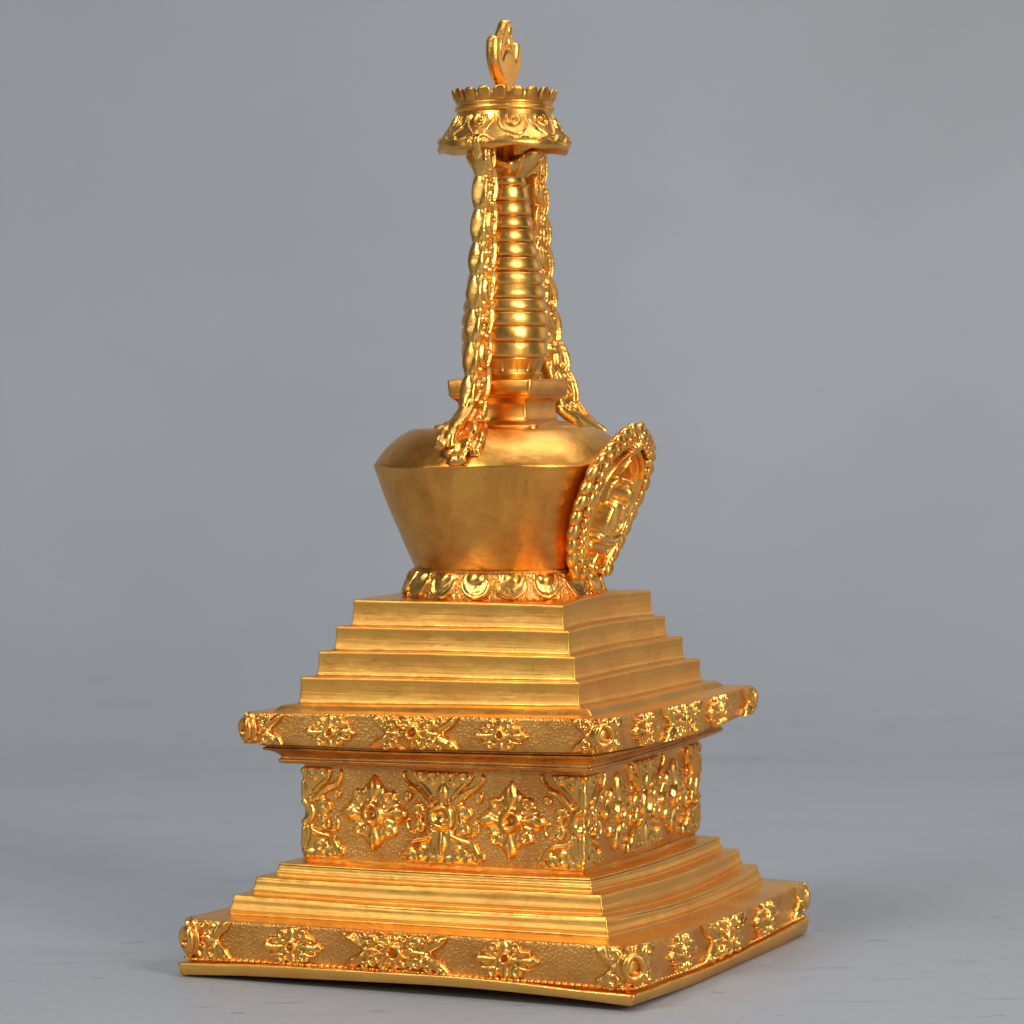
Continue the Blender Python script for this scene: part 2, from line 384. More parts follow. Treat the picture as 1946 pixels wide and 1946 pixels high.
def small_flower(seed, k=1.0):
    r = Rel(1.1 * k, .58 * k, .021, seed)
    r.slab((np.abs(r.U / k) / 1.0 + np.abs(r.V / k) / .66 - 1) * .4, .09, soft=.06)
    for sx in (1, -1):
        f = lambda *P: [(sx * a * k, b * k) for a, b in P]
        r.stroke(f((.22, 0), (.55, 0), (.78, 0), (.98, 0)), np.array([.06, .13, .16, .04]) * k, [.2, .26, .26, .14])
        for sy in (1, -1):
            r.stroke(f((.25, .08 * sy), (.5, .24 * sy), (.74, .24 * sy)), np.array([.05, .09, .04]) * k, .21)
            r.ring(sx * .36 * k, sy * .35 * k, .10 * k, .07 * k, .24); r.dome(sx * .36 * k, sy * .35 * k, .05 * k, .18)
    for sy in (1, -1): r.stroke([(0, .2 * sy * k), (0, .36 * sy * k), (0, .5 * sy * k)], np.array([.05, .11, .04]) * k, .2)
    r.ring(0, 0, .155 * k, .085 * k, .33); r.dish(0, 0, .085 * k, .04, .14)
    return r.finish(1)

def palmette(seed, k=1.0, big=False, wide=1.0):
    r = Rel(1.80 * wide * k, .66 * k, .021, seed); g = .85 if big else 1.0; w = wide
    r.slab(np.where(np.abs(r.U) < 1.15 * w * k, np.abs(r.V) - .52 * k, 1), .07 * g, soft=.06)
    for i in range(10):
        a = i * PI / 5 + .2; r.stroke([(.27 * math.cos(a) * k, .27 * math.sin(a) * k), (.42 * math.cos(a) * k, .42 * math.sin(a) * k), (.53 * math.cos(a) * k, .53 * math.sin(a) * k)], np.array([.05, .105, .05]) * k, .22 * g)
    for sx in (1, -1):
        f = lambda *P: [(sx * a * k, b * k) for a, b in P]
        for sy in (1, -1):
            r.stroke(f((.88 * w, .04 * sy), (1.08 * w, .20 * sy), (1.38 * w, .38 * sy), (1.72 * w, .56 * sy)), np.array([.08, .19, .20, .03]) * k, [.18 * g, .26 * g, .26 * g, .12])
            r.stroke(f((1.05 * w, .18 * sy), (1.5 * w, .46 * sy)), np.array([.05, .03]) * k, .33 * g)
            r.ring(sx * .72 * k, sy * .33 * k, .13 * k, .085 * k, .28 * g); r.dome(sx * .72 * k, sy * .33 * k, .06 * k, .2 * g)
            r.ring(sx * 1.02 * k * w, sy * .50 * k, .08 * k, .065 * k, .22 * g)
            r.stroke(f((.5, .50 * sy), (.42, .58 * sy), (.30, .56 * sy)), .05 * k, .2 * g)
        r.stroke(f((.52, 0), (.72, 0), (1.0 * w, 0)), np.array([.06, .13, .05]) * k, .25 * g)
        r.stroke(f((.52, .14), (.66, .06)), .05 * k, .22 * g); r.stroke(f((.52, -.14), (.66, -.06)), .05 * k, .22 * g)
    if not big: r.ring(0, 0, .215 * k, .105 * k, .36); r.dish(0, 0, .13 * k, .0, .14)
    return r.finish(1)

def block_flower(seed):
    r = Rel(1.35, 1.42, seed=seed)
    r.slab((np.abs(r.U) / 1.18 + np.abs(r.V) / 1.24 - 1) * .6, .10, soft=.08)
    for k in range(4):
        a = k * PI / 2; L_ = 1.18 if k % 2 else 1.04; c, sn = math.cos(a), math.sin(a)
        r.stroke([(.36 * c, .36 * sn), (.52 * c, .52 * sn), (.78 * c, .78 * sn), (.95 * c, .95 * sn), (L_ * c, L_ * sn)], [.10, .13, .235, .17, .03], [.2, .26, .33, .28, .14])
        r.stroke([(.4 * c, .4 * sn), (.62 * c, .62 * sn)], [.075, .05], [.36, .34])
        for q in (-1, 1):
            a2 = a + q * .42; r.stroke([(.42 * math.cos(a2), .42 * math.sin(a2)), (.74 * math.cos(a2), .74 * math.sin(a2))], [.05, .085], .2)
    for sx in (1, -1):
        for sy in (1, -1):
            r.ring(sx * .5, sy * .52, .135, .075, .27); r.dome(sx * .5, sy * .52, .06, .16)
            r.stroke([(sx * .62, sy * .42), (sx * .72, sy * .55), (sx * .6, sy * .7)], .05, .17)
    r.ring(0, 0, .255, .125, .44); r.ring(0, 0, .40, .04, .2); r.dish(0, 0, .15, .0, .14)
    return r.finish()

def block_middle(seed, ring=.33, hs=1.0):
    r = Rel(1.55, 1.46, seed=seed)
    top = np.abs(r.U) - (.16 + .95 * np.clip((r.V - .45) / .95, 0, 1)); r.slab(np.where(r.V > .35, top, 1), .09, soft=.08)
    bot = np.abs(r.U) - (.30 + 1.0 * np.clip((-r.V - .5) / .85, 0, 1)**.8); r.slab(np.where(r.V < -.4, bot, 1), .11, soft=.08)
    r.ring(0, 0, ring, .125, .32 * hs); r.ring(0, 0, ring + .20, .05, .17 * hs); r.dish(0, 0, ring - .08, -.03, .15 * hs)
    r.stroke([(0, .5), (0, .72), (0, .95)], [.13, .19, .07], [.2, .3 * hs, .2]); r.stroke([(0, -.52), (0, -.8), (0, -1.08)], [.13, .16, .10], [.2, .32 * hs, .24])
    r.stroke([(-.30, -.45), (-.30, -.9), (-.12, -1.2), (.12, -1.2), (.30, -.9), (.30, -.45)], .06, .22)
    for sx in (1, -1):
        f = lambda *P: [(sx * a, b) for a, b in P]
        r.stroke(f((.40, .38), (.62, .62), (.86, .82), (1.12, .94), (1.32, 1.18), (1.30, 1.34)), [.11, .13, .12, .11, .09, .05], .25)
        r.stroke(f((.36, .62), (.55, .86), (.82, 1.08), (.95, 1.32)), [.05, .07, .07, .05], .19)
        r.ring(sx * .74, .26, .14, .085, .26); r.dome(sx * .74, .26, .07, .24)
        r.stroke(f((.92, .34), (.96, .12), (.78, .0)), [.06, .06, .04], .2)
        r.ring(sx * .74, -.30, .13, .08, .25); r.stroke(f((.74, -.12), (.66, .05)), [.1, .04], .22); r.dome(sx * .74, -.3, .06, .22)
        r.stroke(f((.36, -.55), (.62, -.66), (.92, -.72), (1.12, -.92), (1.26, -1.16)), [.09, .12, .12, .11, .09], .27)
        r.scurl(sx, 1.32, -1.20, .13, PI / 2, -1, .07, .24, .9)
        for (cx, cy, R_) in ((.62, -1.06, .16), (.98, -1.18, .13), (.28, -1.33, .10)):
            r.ring(sx * cx, cy, R_, .07, .22); r.dome(sx * cx, cy, .07, .2)
        for (cx, cy, R_) in ((.34, 1.2, .14), (.70, 1.28, .11), (1.18, .62, .10)):
            r.ring(sx * cx, cy, R_, .065, .22); r.dome(sx * cx, cy, .055, .2)
        r.stroke(f((.95, -.5), (1.15, -.42), (1.2, -.2), (1.08, -.08)), [.06, .08, .07, .04], .18)
    r.dome(0, 1.28, .13, .22)
    return r.finish()

def orn(kind, rel, band, p0, w0, parent):
    rel.Hf = rel.Hf * (.62 if band is bandC else .8)
    return rel.mesh(kind, on_band(band, p0, w0), M_orn, parent)
for side in (-2, -1, 0, 1):
    sd = (side + 3) * 40
    for bi, (band, par, k, w0) in enumerate(((bandA, fA, 1.0, .56), (bandB, fB, .86, .5))):
        # corner at p = side, side spans side .. side+1
        orn('corner_rosette', palmette(sd + bi * 7 + 1, k, big=True, wide=.78), band, side + .018, w0, par)
        # raised ring boss facing out along the corner
        e_ = side + .012; c0 = band.pos(np.array([e_]), np.array([w0]), np.array([.0]))[0]; an = TH + e_ * PI / 2 + .12; nn_ = np.array([math.sin(an), -math.cos(an), 0.]); tt_ = np.array([math.cos(an), math.sin(an), 0.])
        a1, a2 = np.meshgrid(np.arange(40) * 2 * PI / 40, np.arange(14) * 2 * PI / 14, indexing='ij'); Rr = .30 * k; rr_ = .115 * k * (1 + .12 * np.sin(a1 * 3 + side))
        bg = Bag(); qd = []
        for i_ in range(40):
            for j_ in range(14): qd.append((i_ * 14 + j_, ((i_ + 1) % 40) * 14 + j_, ((i_ + 1) % 40) * 14 + (j_ + 1) % 14, i_ * 14 + (j_ + 1) % 14))
        rad_ = Rr + rr_ * np.cos(a2); bg.add(c0 + nn_ * .13 + (rad_ * np.cos(a1))[..., None] * tt_ + (rad_ * 1.08 * np.sin(a1))[..., None] * np.array([0, 0, 1.]) + (rr_ * 1.2 * np.sin(a2))[..., None] * nn_, qd)
        bg.blob(c0 + nn_ * .02, [tt_ * .3 * k, np.array([0, 0, .32 * k]), nn_ * .10]); bg.blob(c0 - nn_ * .03, [tt_ * .52 * k, np.array([0, 0, .52 * k]), nn_ * .14])
        bg.mk('corner_boss', M_orn, par)
        orn('palmette', palmette(sd + bi * 7 + 2, k * 1.02), band, side + .49, w0, par)
        orn('flower_ornament', small_flower(sd + bi * 7 + 3, k * 1.02), band, side + .255, w0 - .02, par)
        orn('flower_ornament', small_flower(sd + bi * 7 + 4, k * 1.05), band, side + .735, w0, par)
    orn('corner_scroll', block_middle(sd + 31, .3, .6), bandC, side, .485, bC)
    orn('scroll_ornament', block_middle(sd + 32), bandC, side + .505, .485, bC)
    orn('flower_rosette', block_flower(sd + 33), bandC, side + .26, .5, bC)
    orn('flower_rosette', block_flower(sd + 34), bandC, side + .75, .48, bC)

# bead row along the foot of the lower frieze
pp = np.linspace(-2, 2, 2600)[:-1]; bw = np.linspace(0, 1, 7); rows = []
Hh = np.abs(np.sin(pp * 68 * PI / 1.0))**.7
for i, b in enumerate(bw):
    prof = math.sqrt(max(0, 1 - (2 * b - 1)**2)); hh = (0.05 + .11 * Hh * (1 + .4 * wob(pp * 6, 9, 1))) * prof - .015
    rows.append(bandA.pos(pp, np.full_like(pp, .07 + .085 * b), hh))
ringmesh('bead_border', rows, M_orn, fA)

# ------------------------------------------------------------------ bell and lotus
def lathe(name, prof, mat, parent, n=128, wr=0.0, wz=0.0, seed=1, rim=None, f=None):
    a = np.arange(n) * 2 * PI / n; rows = []
    pa = a / (2 * PI) * 4
    for i, (r, z) in enumerate(prof):
        rr = r + wob(pa, seed + i // 3, wr) * min(1, r); zz = np.full(n, float(z)) + wob(pa, seed + 50, wz)
        if rim and rim(i, r, z) is not None:
            k = rim(i, r, z); zz = zz + k * wob(pa * 2, seed + 77, 1.0)
        if f: rr, zz = f(a, rr, zz, i)
        rows.append(np.stack([rr * np.sin(a), -rr * np.cos(a), zz], 1))
    return mk(name, np.array(rows), gridq(len(rows), n, True)[:, ::-1], mat, parent)
AX = -0.005
bellp = [(2.2, 12.0), (2.80, 12.12), (2.84, 12.2), (2.9, 12.35), (3.1, 12.8), (3.27, 13.2), (3.43, 13.6), (3.59, 13.98), (3.77, 14.45), (3.95, 14.93), (4.04, 15.2), (4.085, 15.33), (4.10, 15.38), (4.085, 15.42), (4.04, 15.49),
         (3.93, 15.66), (3.76, 15.88), (3.57, 16.07), (3.39, 16.22), (3.2, 16.36), (3.0, 16.46), (2.86, 16.515), (2.78, 16.53), (2.6, 16.53), (1.0, 16.5)]
bell = lathe('bell_dome', bellp, M_bell, stupa, 160, .012, .006, 4, rim=lambda i, r, z: .05 * math.exp(-((z - 15.38) / .25)**2))

# lotus ring: core lathe + individual petals
def lprof(w):   # w 0 bottom .. 1 top
    r = 3.15 - .36 * max(w, 0)**1.7; return r, 11.24 + .92 * w
lot = lathe('lotus_ring', [(3.14, 11.2), (3.12, 11.26)] + [lprof(w) for w in np.linspace(0, .95, 9)] + [(2.9, 12.15), (2.7, 12.16)], M_field, stupa, 128, .02)
NP = 17
def lotus_petal(seed):
    r = Rel(.58, .47, .03, seed)
    th = np.linspace(-1.25, 1.25, 9)
    r.stroke([(.50 * math.sin(t * 1.2), .38 - .70 * math.cos(t)) for t in th], [.05, .06, .075, .085, .095, .085, .075, .06, .05], .13)
    r.slab(np.hypot(r.U / .50, (r.V - .28) / .62) * .4 - .4, .06)
    r.U = r.U / 1.25; r.dome(0, .26, .25, .18, .95); r.U = r.U * 1.25
    for sx in (1, -1): r.petal(sx * .54, -.44, PI / 2, .34, .09, .11, crease=0)
    return r.finish()
def on_lotus(a0):
    def f(u, v, h):
        w = (v + .47) / .94; a = a0 + u / 3.3
        r = 3.15 - .36 * np.clip(w, 0, 1)**1.7 + h; z = 11.24 + .92 * w + h * .25 * w
        return np.stack([r * np.sin(a), -r * np.cos(a), z], -1)
    return f
for i in range(NP): lotus_petal(300 + i).mesh('lotus_petal', on_lotus(.07 + i * 2 * PI / NP), M_orn, lot)

# ------------------------------------------------------------------ neck and square plate
pn = psamp(14, .03)
def sq_rows(cx, prof, rho_cm, scallop=0.0):
    rows = []
    for s_, z in prof:
        h = s_; P = []
        C = np.array([[h * 2**.5 * math.sin(TH + k * PI / 2) + cx, -h * 2**.5 * math.cos(TH + k * PI / 2)] for k in (-1, 0, 1, 2)])
        lv = Level.__new__(Level); lv.h = h; lv.rho = rho_cm / (2 * h); lv.seed = 3; lv.amp = .01; lv.sr = lv.sl = 0; lv.C = np.column_stack([C, np.full(4, z)])
        P = lv.pts(pn); t = (pn % 1); P[:, 2] = z + wob(pn, int(z * 10), .008)
        if scallop: P[:, :2] *= (1 - scallop * (np.sin(2 * PI * t * 1 - PI / 2) * .5 + .5))[:, None]
        rows.append(P)
    return rows
ringmesh('neck_slab', sq_rows(0.08, [(1.80, 16.5), (1.80, 16.60), (1.76, 16.65), (1.60, 16.67), (1.56, 16.74), (1.1, 16.76)], .4, .06), M_bell, stupa)
ringmesh('neck', sq_rows(0.08, [(1.40, 16.66), (1.30, 16.72), (1.22, 16.80), (1.19, 16.92), (1.17, 17.1), (1.17, 17.28), (1.20, 17.36), (1.28, 17.43), (1.36, 17.50), (1.36, 17.56)], .10), M_bell, stupa)
ringmesh('spire_plate', sq_rows(0.10, [(1.0, 17.52), (1.38, 17.53), (1.42, 17.56), (1.43, 17.75), (1.45, 17.98), (1.43, 18.03), (1.38, 18.05), (.5, 18.06)], .14), M_bell, stupa)

# ------------------------------------------------------------------ spire
Zy = lambda y: 25.155 - (y - 290) / 60.72
spire = lathe('spire_collar', [(1.05, 18.0), (1.13, Zy(714)), (1.16, Zy(708)), (1.10, Zy(706)), (1.14, Zy(700)), (1.22, Zy(688)), (1.24, Zy(684)), (1.26, Zy(681)), (1.1, Zy(679))], M_bell, stupa, 192, .01, f=lambda a, r, z, i: (r - (.035 * (np.abs(np.sin(a * 9 + .3)) < .12) if 3 <= i <= 5 else 0), z))
by = [680, 650, 620, 593, 568, 542, 517, 489, 462, 436, 411, 383, 353]; br = [1.355, 1.365, 1.36, 1.31, 1.256, 1.185, 1.114, 1.03, .96, .89, .816, .737]
for i in range(12):
    z0, z1 = Zy(by[i]), Zy(by[i + 1]); R = br[i]; d = z1 - z0
    r2 = br[min(i + 1, 11)] - (0.05 if i == 11 else 0); R0 = R
    e_ = R - r2
    prof = [(R - .2, z0 - .01), (R - .07, z0 + .0), (R - .025, z0 + .02), (R - .004, z0 + .06), (R, z0 + .10), (R + .004, z0 + d * .42), (R - .005 - .25 * e_, z0 + d * .62), (R - .015 - .5 * e_, z0 + d * .80), (R - .03 - .65 * e_, z0 + d * .92), (R - .06 - .75 * e_, z0 + d * .975), (R - .2 - .5 * e_, z0 + d)]
    lathe('spire_ring', prof, M_ring, stupa, 96, .012, .008, 20 + i)

# cup under the parasol
def cupf(a, r, z, i):
    dip = np.exp(-((np.angle(np.exp(1j * (a + .02)))) / .55)**2)
    k = min(1, max(0, (i - 3) / 4)); r = r * (1 + .06 * np.sin(a * 6 + 1) * k + .03 * np.sin(a * 13) * k); return r, z - dip * .38 * k - .05 * np.sin(a * 5) * k
lathe('parasol_cup', [(.5, Zy(355)), (.66, Zy(352)), (.64, Zy(345)), (.60, Zy(338)), (.72, Zy(330)), (.9, Zy(320)), (1.1, Zy(308)), (1.18, Zy(296)), (1.16, Zy(286)), (1.0, Zy(288)), (.75, Zy(305)), (.3, Zy(315)), (.05, Zy(316))], M_orn, stupa, 96, .04, .0, 5, f=cupf)
lathe('spire_core', [(.3, Zy(320)), (.28, 25.2), (.3, 26.2), (.6, 26.3)], M_corn, stupa, 32)  # dark gold colour stands in for the shade of the hollow
b = Bag()
for k in range(7):
    a = k * 2 * PI / 7 + .5; d = np.array([math.sin(a), -math.cos(a), 0])
    b.tube([d * .68 + [0, 0, Zy(334)], d * 1.0 + [0, 0, Zy(318)], d * 1.22 + [0, 0, Zy(300)]], [.07, .09, .05])
    b.blob(d * 1.05 + [0, 0, Zy(304)], np.diag([.1, .1, .12]))
b.mk('cup_leaves', M_orn, stupa)

# parasol
def paraf(a, r, z, i):
    if i < 7: z = z + .035 * np.sin(a * 5 + 1) + .03 * np.sin(a * 9); r = r * (1 + .012 * np.sin(a * 7))
    return r, z
pr = [(.2, 26.2), (1.0, 26.1), (1.5, 25.75), (1.84, 25.38), (1.95, 25.2), (2.02, 25.17), (2.09, 25.27), (2.08, 25.4), (1.99, 25.52), (1.88, 25.68), (1.76, 25.85), (1.64, 26.02), (1.54, 26.2), (1.48, 26.38), (1.47, 26.42)]
par = lathe('parasol', pr, M_orn, stupa, 160, .02, .0, 31, f=paraf)
def on_parasol(a0, hw=.62):
    zs = np.array([25.28, 25.4, 25.52, 25.68, 25.85, 26.02, 26.2, 26.38]); rs = np.array([2.09, 2.08, 1.99, 1.88, 1.76, 1.64, 1.54, 1.48])
    def f(u, v, h):
        w = (v + .57) / 1.14; z = 25.28 + w * 1.1; r = np.interp(z, zs, rs); a = a0 + u / 1.75
        return np.stack([(r + h * .85) * np.sin(a), -(r + h * .85) * np.cos(a), z + h * .5], -1)
    return f
for i in range(10):
    r = Rel(.56, .55, .028, 500 + i)
    r.stroke([(-.5, .45), (-.42, .1), (-.1, -.2), (.2, -.2), (.45, .1), (.5, .42)], .05, .07)
    r.stroke([(-.2, .4), (-.22, .17), (0, .04), (.2, .17), (.16, .38)], .06, .085)
    r.dome(0, .28, .1, .08)
    r.stroke([(-.5, -.42), (-.2, -.32), (0, -.42)], [.05, .07, .05], .09); r.stroke([(.1, -.42), (.3, -.3), (.5, -.42)], [.05, .08, .05], .1)
    r.finish().mesh('parasol_scroll', on_parasol(i * 2 * PI / 10 + .15), M_orn, par, drop=.03)
lathe('parasol_band', [(1.40, 26.36), (1.46, 26.38), (1.54, 26.42), (1.57, 26.48), (1.55, 26.55), (1.48, 26.58), (1.46, 26.60), (1.5, 26.62), (1.52, 26.66), (1.48, 26.69), (1.2, 26.70)], M_ring, stupa, 128, .015, .012, 41)
crown = lathe('crown', [(1.44, 26.60), (1.50, 26.68), (1.53, 26.76), (1.565, 26.93), (1.52, 26.98), (1.40, 26.9), (1.3, 26.8), (.6, 26.78), (.1, 26.8)], M_bell, stupa, 128, .01, .01, 43)
NC = 19
for i in range(NC):
    a0 = i * 2 * PI / NC - .09 + RNG.normal() * .01; hw = .235; rows = []; hgt = .40 + RNG.normal() * .02
    us = np.linspace(-1, 1, 11); vs = np.linspace(0, 1, 9)
    for side_ in (0, 1):
        for v in (vs if side_ == 0 else vs[::-1]):
            lim = hw * (1 - .10 * (1 - v)) * (1 if v < .5 else math.sqrt(max(.0, 1 - ((v - .5) / .54)**2)) * .5 + .5)
            row = []
            for u in us:
                z = 26.70 + hgt * v - .05 * (u**4) * v; e = (1 - abs(u)**5)
                r = 1.53 + .10 * v + (.055 * e * min(1, 4 * v) * min(1, (1 - v) * 7 + .2) if side_ == 0 else -.09)
                a = a0 + lim * u / 1.6; row.append((r * math.sin(a), -r * math.cos(a), z))
            rows.append(row)
    rows.append(rows[0])
    A = np.array(rows); mk('crown_petal', A, gridq(A.shape[0], A.shape[1])[:, ::-1], M_bell, crown)

# ------------------------------------------------------------------ frame directions: A toward the viewer, N to the right (shrine side)
aA = TH - PI / 4; A_ = np.array([math.sin(aA), -math.cos(aA), 0]); aN = TH + PI / 4; N_ = np.array([math.sin(aN), -math.cos(aN), 0])

# finial: crescent and flame
def plate_from_mask(name, sd_f, a, zlo, zhi, thick, origin, ax, nx, mat, parent, res=.016, round_=.07):
    """closed plate with rounded edges from a signed distance (negative inside)"""
    us = np.arange(-a, a + res, res); vs = np.arange(zlo, zhi + res, res); V, U = np.meshgrid(vs, us, indexing='ij')
    sd = sd_f(U, V); M = sd < .0
    d = np.clip(-sd / round_, 0, 1); h = thick * (np.sqrt(1 - (1 - d)**2) * .75 + .25 * d)
    gv, gu = np.gradient(sd, res); gl = np.hypot(gu, gv)**2 + 1e-6; out_ = (sd > 0) & (sd < 2 * res); U = np.where(out_, U - sd * gu / gl, U); V = np.where(out_, V - sd * gv / gl, V)
    b = Bag(); R, C = M.shape; Pd = np.pad(M, 1); grow = M | Pd[:-2, 1:-1] | Pd[2:, 1:-1] | Pd[1:-1, :-2] | Pd[1:-1, 2:]
    h = np.where(M, h, 0); q = gridq(R, C); q = q[grow.ravel()[q].all(1)]; used = np.unique(q); rm = -np.ones(R * C, int); rm[used] = np.arange(len(used))
    for s_ in (1, -1):
        P = np.asarray(origin) + U[..., None] * ax + V[..., None] * np.array([0, 0, 1.]) + (h * s_)[..., None] * nx
        b.add(P.reshape(-1, 3)[used], rm[q] if s_ > 0 else rm[q][:, ::-1])
    return b.mk(name, mat, parent)
def seg_sd(U, V, pts, rad):
    pts = np.asarray(pts, float); t = np.linspace(0, len(pts) - 1, (len(pts) - 1) * 6 + 1); r = np.interp(t, np.arange(len(pts)), rad)
    P = np.stack([catmull(pts[:, 0], t), catmull(pts[:, 1], t)], 1); out = np.full_like(U, 9.)
    for i in range(len(P) - 1):
        d = P[i + 1] - P[i]; k = np.clip(((U - P[i, 0]) * d[0] + (V - P[i, 1]) * d[1]) / ((d * d).sum() + 1e-9), 0, 1)
        out = np.minimum(out, np.hypot(U - P[i, 0] - k * d[0], V - P[i, 1] - k * d[1]) - (r[i] + (r[i + 1] - r[i]) * k))
    return out
fin0 = np.array([-.02, 0, 0.0]) + N_ * .02
def moon(U, V):
    d = seg_sd(U, V, [(0, 27.25), (.38, 27.6), (.72, 28.05), (.78, 28.55)], [.28, .31, .27, .19])
    d = np.minimum(d, seg_sd(U, V, [(0, 27.25), (-.38, 27.6), (-.70, 28.05), (-.74, 28.48)], [.28, .31, .27, .19]))
    d = np.minimum(d, np.hypot(U / .66, (V - 27.72) / .72) * .5 - .5)
    return np.minimum(d, seg_sd(U, V, [(0, 26.8), (0, 27.0), (0, 27.3)], [.40, .34, .42]))
fin = plate_from_mask('finial_crescent', moon, 1.3, 26.6, 28.95, .21, fin0, A_, N_, M_file, stupa, round_=.15)
def flame(U, V):
    d = seg_sd(U, V, [(0, 27.5), (.3, 27.85), (.42, 28.3), (.22, 28.75), (-.02, 29.1)], [.16, .20, .20, .20, .20])
    d = np.minimum(d, seg_sd(U, V, [(0, 27.5), (-.28, 27.85), (-.38, 28.25), (-.25, 28.6), (-.1, 29.02)], [.16, .19, .20, .20, .20]))
    return np.minimum(d, seg_sd(U, V, [(-.15, 28.55), (-.2, 28.8), (-.15, 29.18)], [.14, .2, .14]))
plate_from_mask('finial_flame', flame, .9, 27.3, 29.35, .17, fin0, A_, N_, M_file, stupa, round_=.1)
b = Bag(); b.blob(fin0 + [0, 0, 26.85], [A_ * .48, N_ * .36, np.array([0, 0, .2])]); b.blob(fin0 + A_ * -.1 + [0, 0, 28.95], [A_ * .2, N_ * .25, np.array([0, 0, .2])])
b.mk('finial_base', M_file, stupa)

# ------------------------------------------------------------------ hanging ribbons (flat radial plates)
def ribbon(name, inner, outer, dirf, seed, nseg=9.5, thick=.18, shift=0.0):
    """inner/outer: lists of (r, z) from top to bottom; dirf(t)-> unit radial direction & face normal"""
    n = 420; m_ = 44; t = np.linspace(0, 1, n); inner = np.array(inner); outer = np.array(outer)
    midl = (inner + outer) / 2; cum = np.concatenate([[0], np.cumsum(np.hypot(*np.diff(midl, axis=0).T))]); ti = np.interp(t * cum[-1], cum, np.arange(len(cum)))
    I = np.stack([np.interp(ti, np.arange(len(inner)), inner[:, c]) for c in (0, 1)], 1); O = np.stack([np.interp(ti, np.arange(len(outer)), outer[:, c]) for c in (0, 1)], 1)
    for K in (I, O):
        for c in (0, 1):
            kk = np.ones(15) / 15; K[7:-7, c] = np.convolve(K[:, c], kk, 'valid')
    ph = t * nseg; fr = ph % 1
    sc = np.abs(np.sin(PI * ph))**.6; sc2 = np.abs(np.sin(PI * (ph + .3)))**.7
    d = O - I; ln = np.linalg.norm(d, axis=1)[:, None]; d /= ln
    O2 = O + d * (-.07 + .09 * sc)[:, None]; I2 = I + d * (.08 - .14 * sc2)[:, None]
    L_ = np.linalg.norm(O2 - I2, axis=1)
    length = nseg; x = np.linspace(0, 1, m_)
    V = []
    rel = Rel.__new__(Rel); rel.r = np.random.default_rng(seed)
    # relief coordinates: u across (cm, 0 inner .. w outer), v along (cm)
    seglen = 10.0 / nseg
    rel.U = np.broadcast_to(x * 1.15 - .575, (n, m_)).copy(); rel.V = np.broadcast_to((t * 10)[:, None], (n, m_)).copy(); rel.H = np.full((n, m_), 0.0)
    for k in range(int(nseg) + 1):
        v0 = k * seglen; q = (-1)**k
        rel.stroke([(.40, v0 + .05), (.47, v0 + seglen * .5), (.34, v0 + seglen * .98)], [.07, .13, .06], .11)
        rel.stroke([(-.42, v0 - .25), (-.46, v0 + seglen * .2), (-.36, v0 + seglen * .68)], [.06, .12, .06], .10)
        rel.stroke([(.12 * q, v0 + .1), (.05 * q, v0 + .45), (-.16 * q, v0 + .8)], [.09, .16, .07], .12)
        rel.ring(-.14 * q, v0 + .28, .10, .07, .13); rel.dome(.16 * q, v0 + .86, .10, .13)
    Hn = rel.H; nz = rel.r.normal(size=Hn.shape)
    for _ in range(2):
        Pd = np.pad(Hn, 1, mode='edge'); Hn = (Pd[1:-1, 1:-1] * 2 + Pd[:-2, 1:-1] + Pd[2:, 1:-1] + Pd[1:-1, :-2] + Pd[1:-1, 2:]) / 6
        Pd = np.pad(nz, 1, mode='edge'); nz = (Pd[1:-1, 1:-1] + Pd[:-2, 1:-1] + Pd[2:, 1:-1] + Pd[1:-1, :-2] + Pd[1:-1, 2:]) / 5
    Hn = Hn * np.clip((1.0 - t) / .12, .15, 1)[:, None]
    prof = np.clip(1 - np.abs(2 * x - 1)**16, 0, 1)**.4; prof[0] = prof[-1] = 0.35
    th_ = thick * (0.84 + .16 * sc)
    loopF = []; loopB = []
    for i in range(n):
        dr, nn = dirf(t[i])
        P2 = I2[i] + (O2[i] - I2[i]) * x[:, None]
        base = P2[:, 0:1] * dr + np.array([0, 0, 1.]) * P2[:, 1:2] + nn * shift
        loopF.append(base + nn * ((th_[i] * prof + (Hn[i] + nz[i] * .012) * (prof > 0)))[:, None])
        loopB.append(base - nn * (th_[i] * prof + .6 * Hn[i] * (prof > 0))[:, None])
    rows = np.concatenate([np.array(loopF), np.array(loopB)[:, ::-1][:, 1:-1]], 1)
    # close ends
    c0 = rows[0].mean(0); c1 = rows[-1].mean(0)
    rows = np.concatenate([(c0 + (rows[0] - c0) * .05)[None], rows, (c1 + (rows[-1] - c1) * .6)[None] , (c1 + (rows[-1] - c1) * .05)[None]])
    return mk(name, rows, gridq(rows.shape[0], rows.shape[1], True), M_orn, stupa)
def near_dir(t): return A_, N_
nin = [(1.25, 25.3), (1.05, 24.6), (.98, 23.7), (1.0, 22.6), (1.02, 21.7), (1.12, 20.9), (1.22, 20.0), (1.30, 19.1), (1.38, 18.3), (1.5, 17.5), (1.75, 16.9), (2.5, 16.4), (2.9, 16.35)]
nout = [(2.0, 25.35), (1.95, 24.6), (1.98, 23.7), (2.1, 22.6), (2.25, 21.7), (2.36, 20.9), (2.42, 20.0), (2.55, 19.1), (2.68, 18.3), (2.82, 17.6), (3.2, 17.0), (4.0, 16.45), (4.1, 16.0)]
rb = ribbon('hanging_ribbon', nin, nout, near_dir, 61)
def far_dir(t):
    a = aA + PI - math.radians(7 + 17 * max(0, t - .6) / .4)
    return np.array([math.sin(a), -math.cos(a), 0]), np.array([math.sin(a - PI / 2), -math.cos(a - PI / 2), 0]) * 1.0
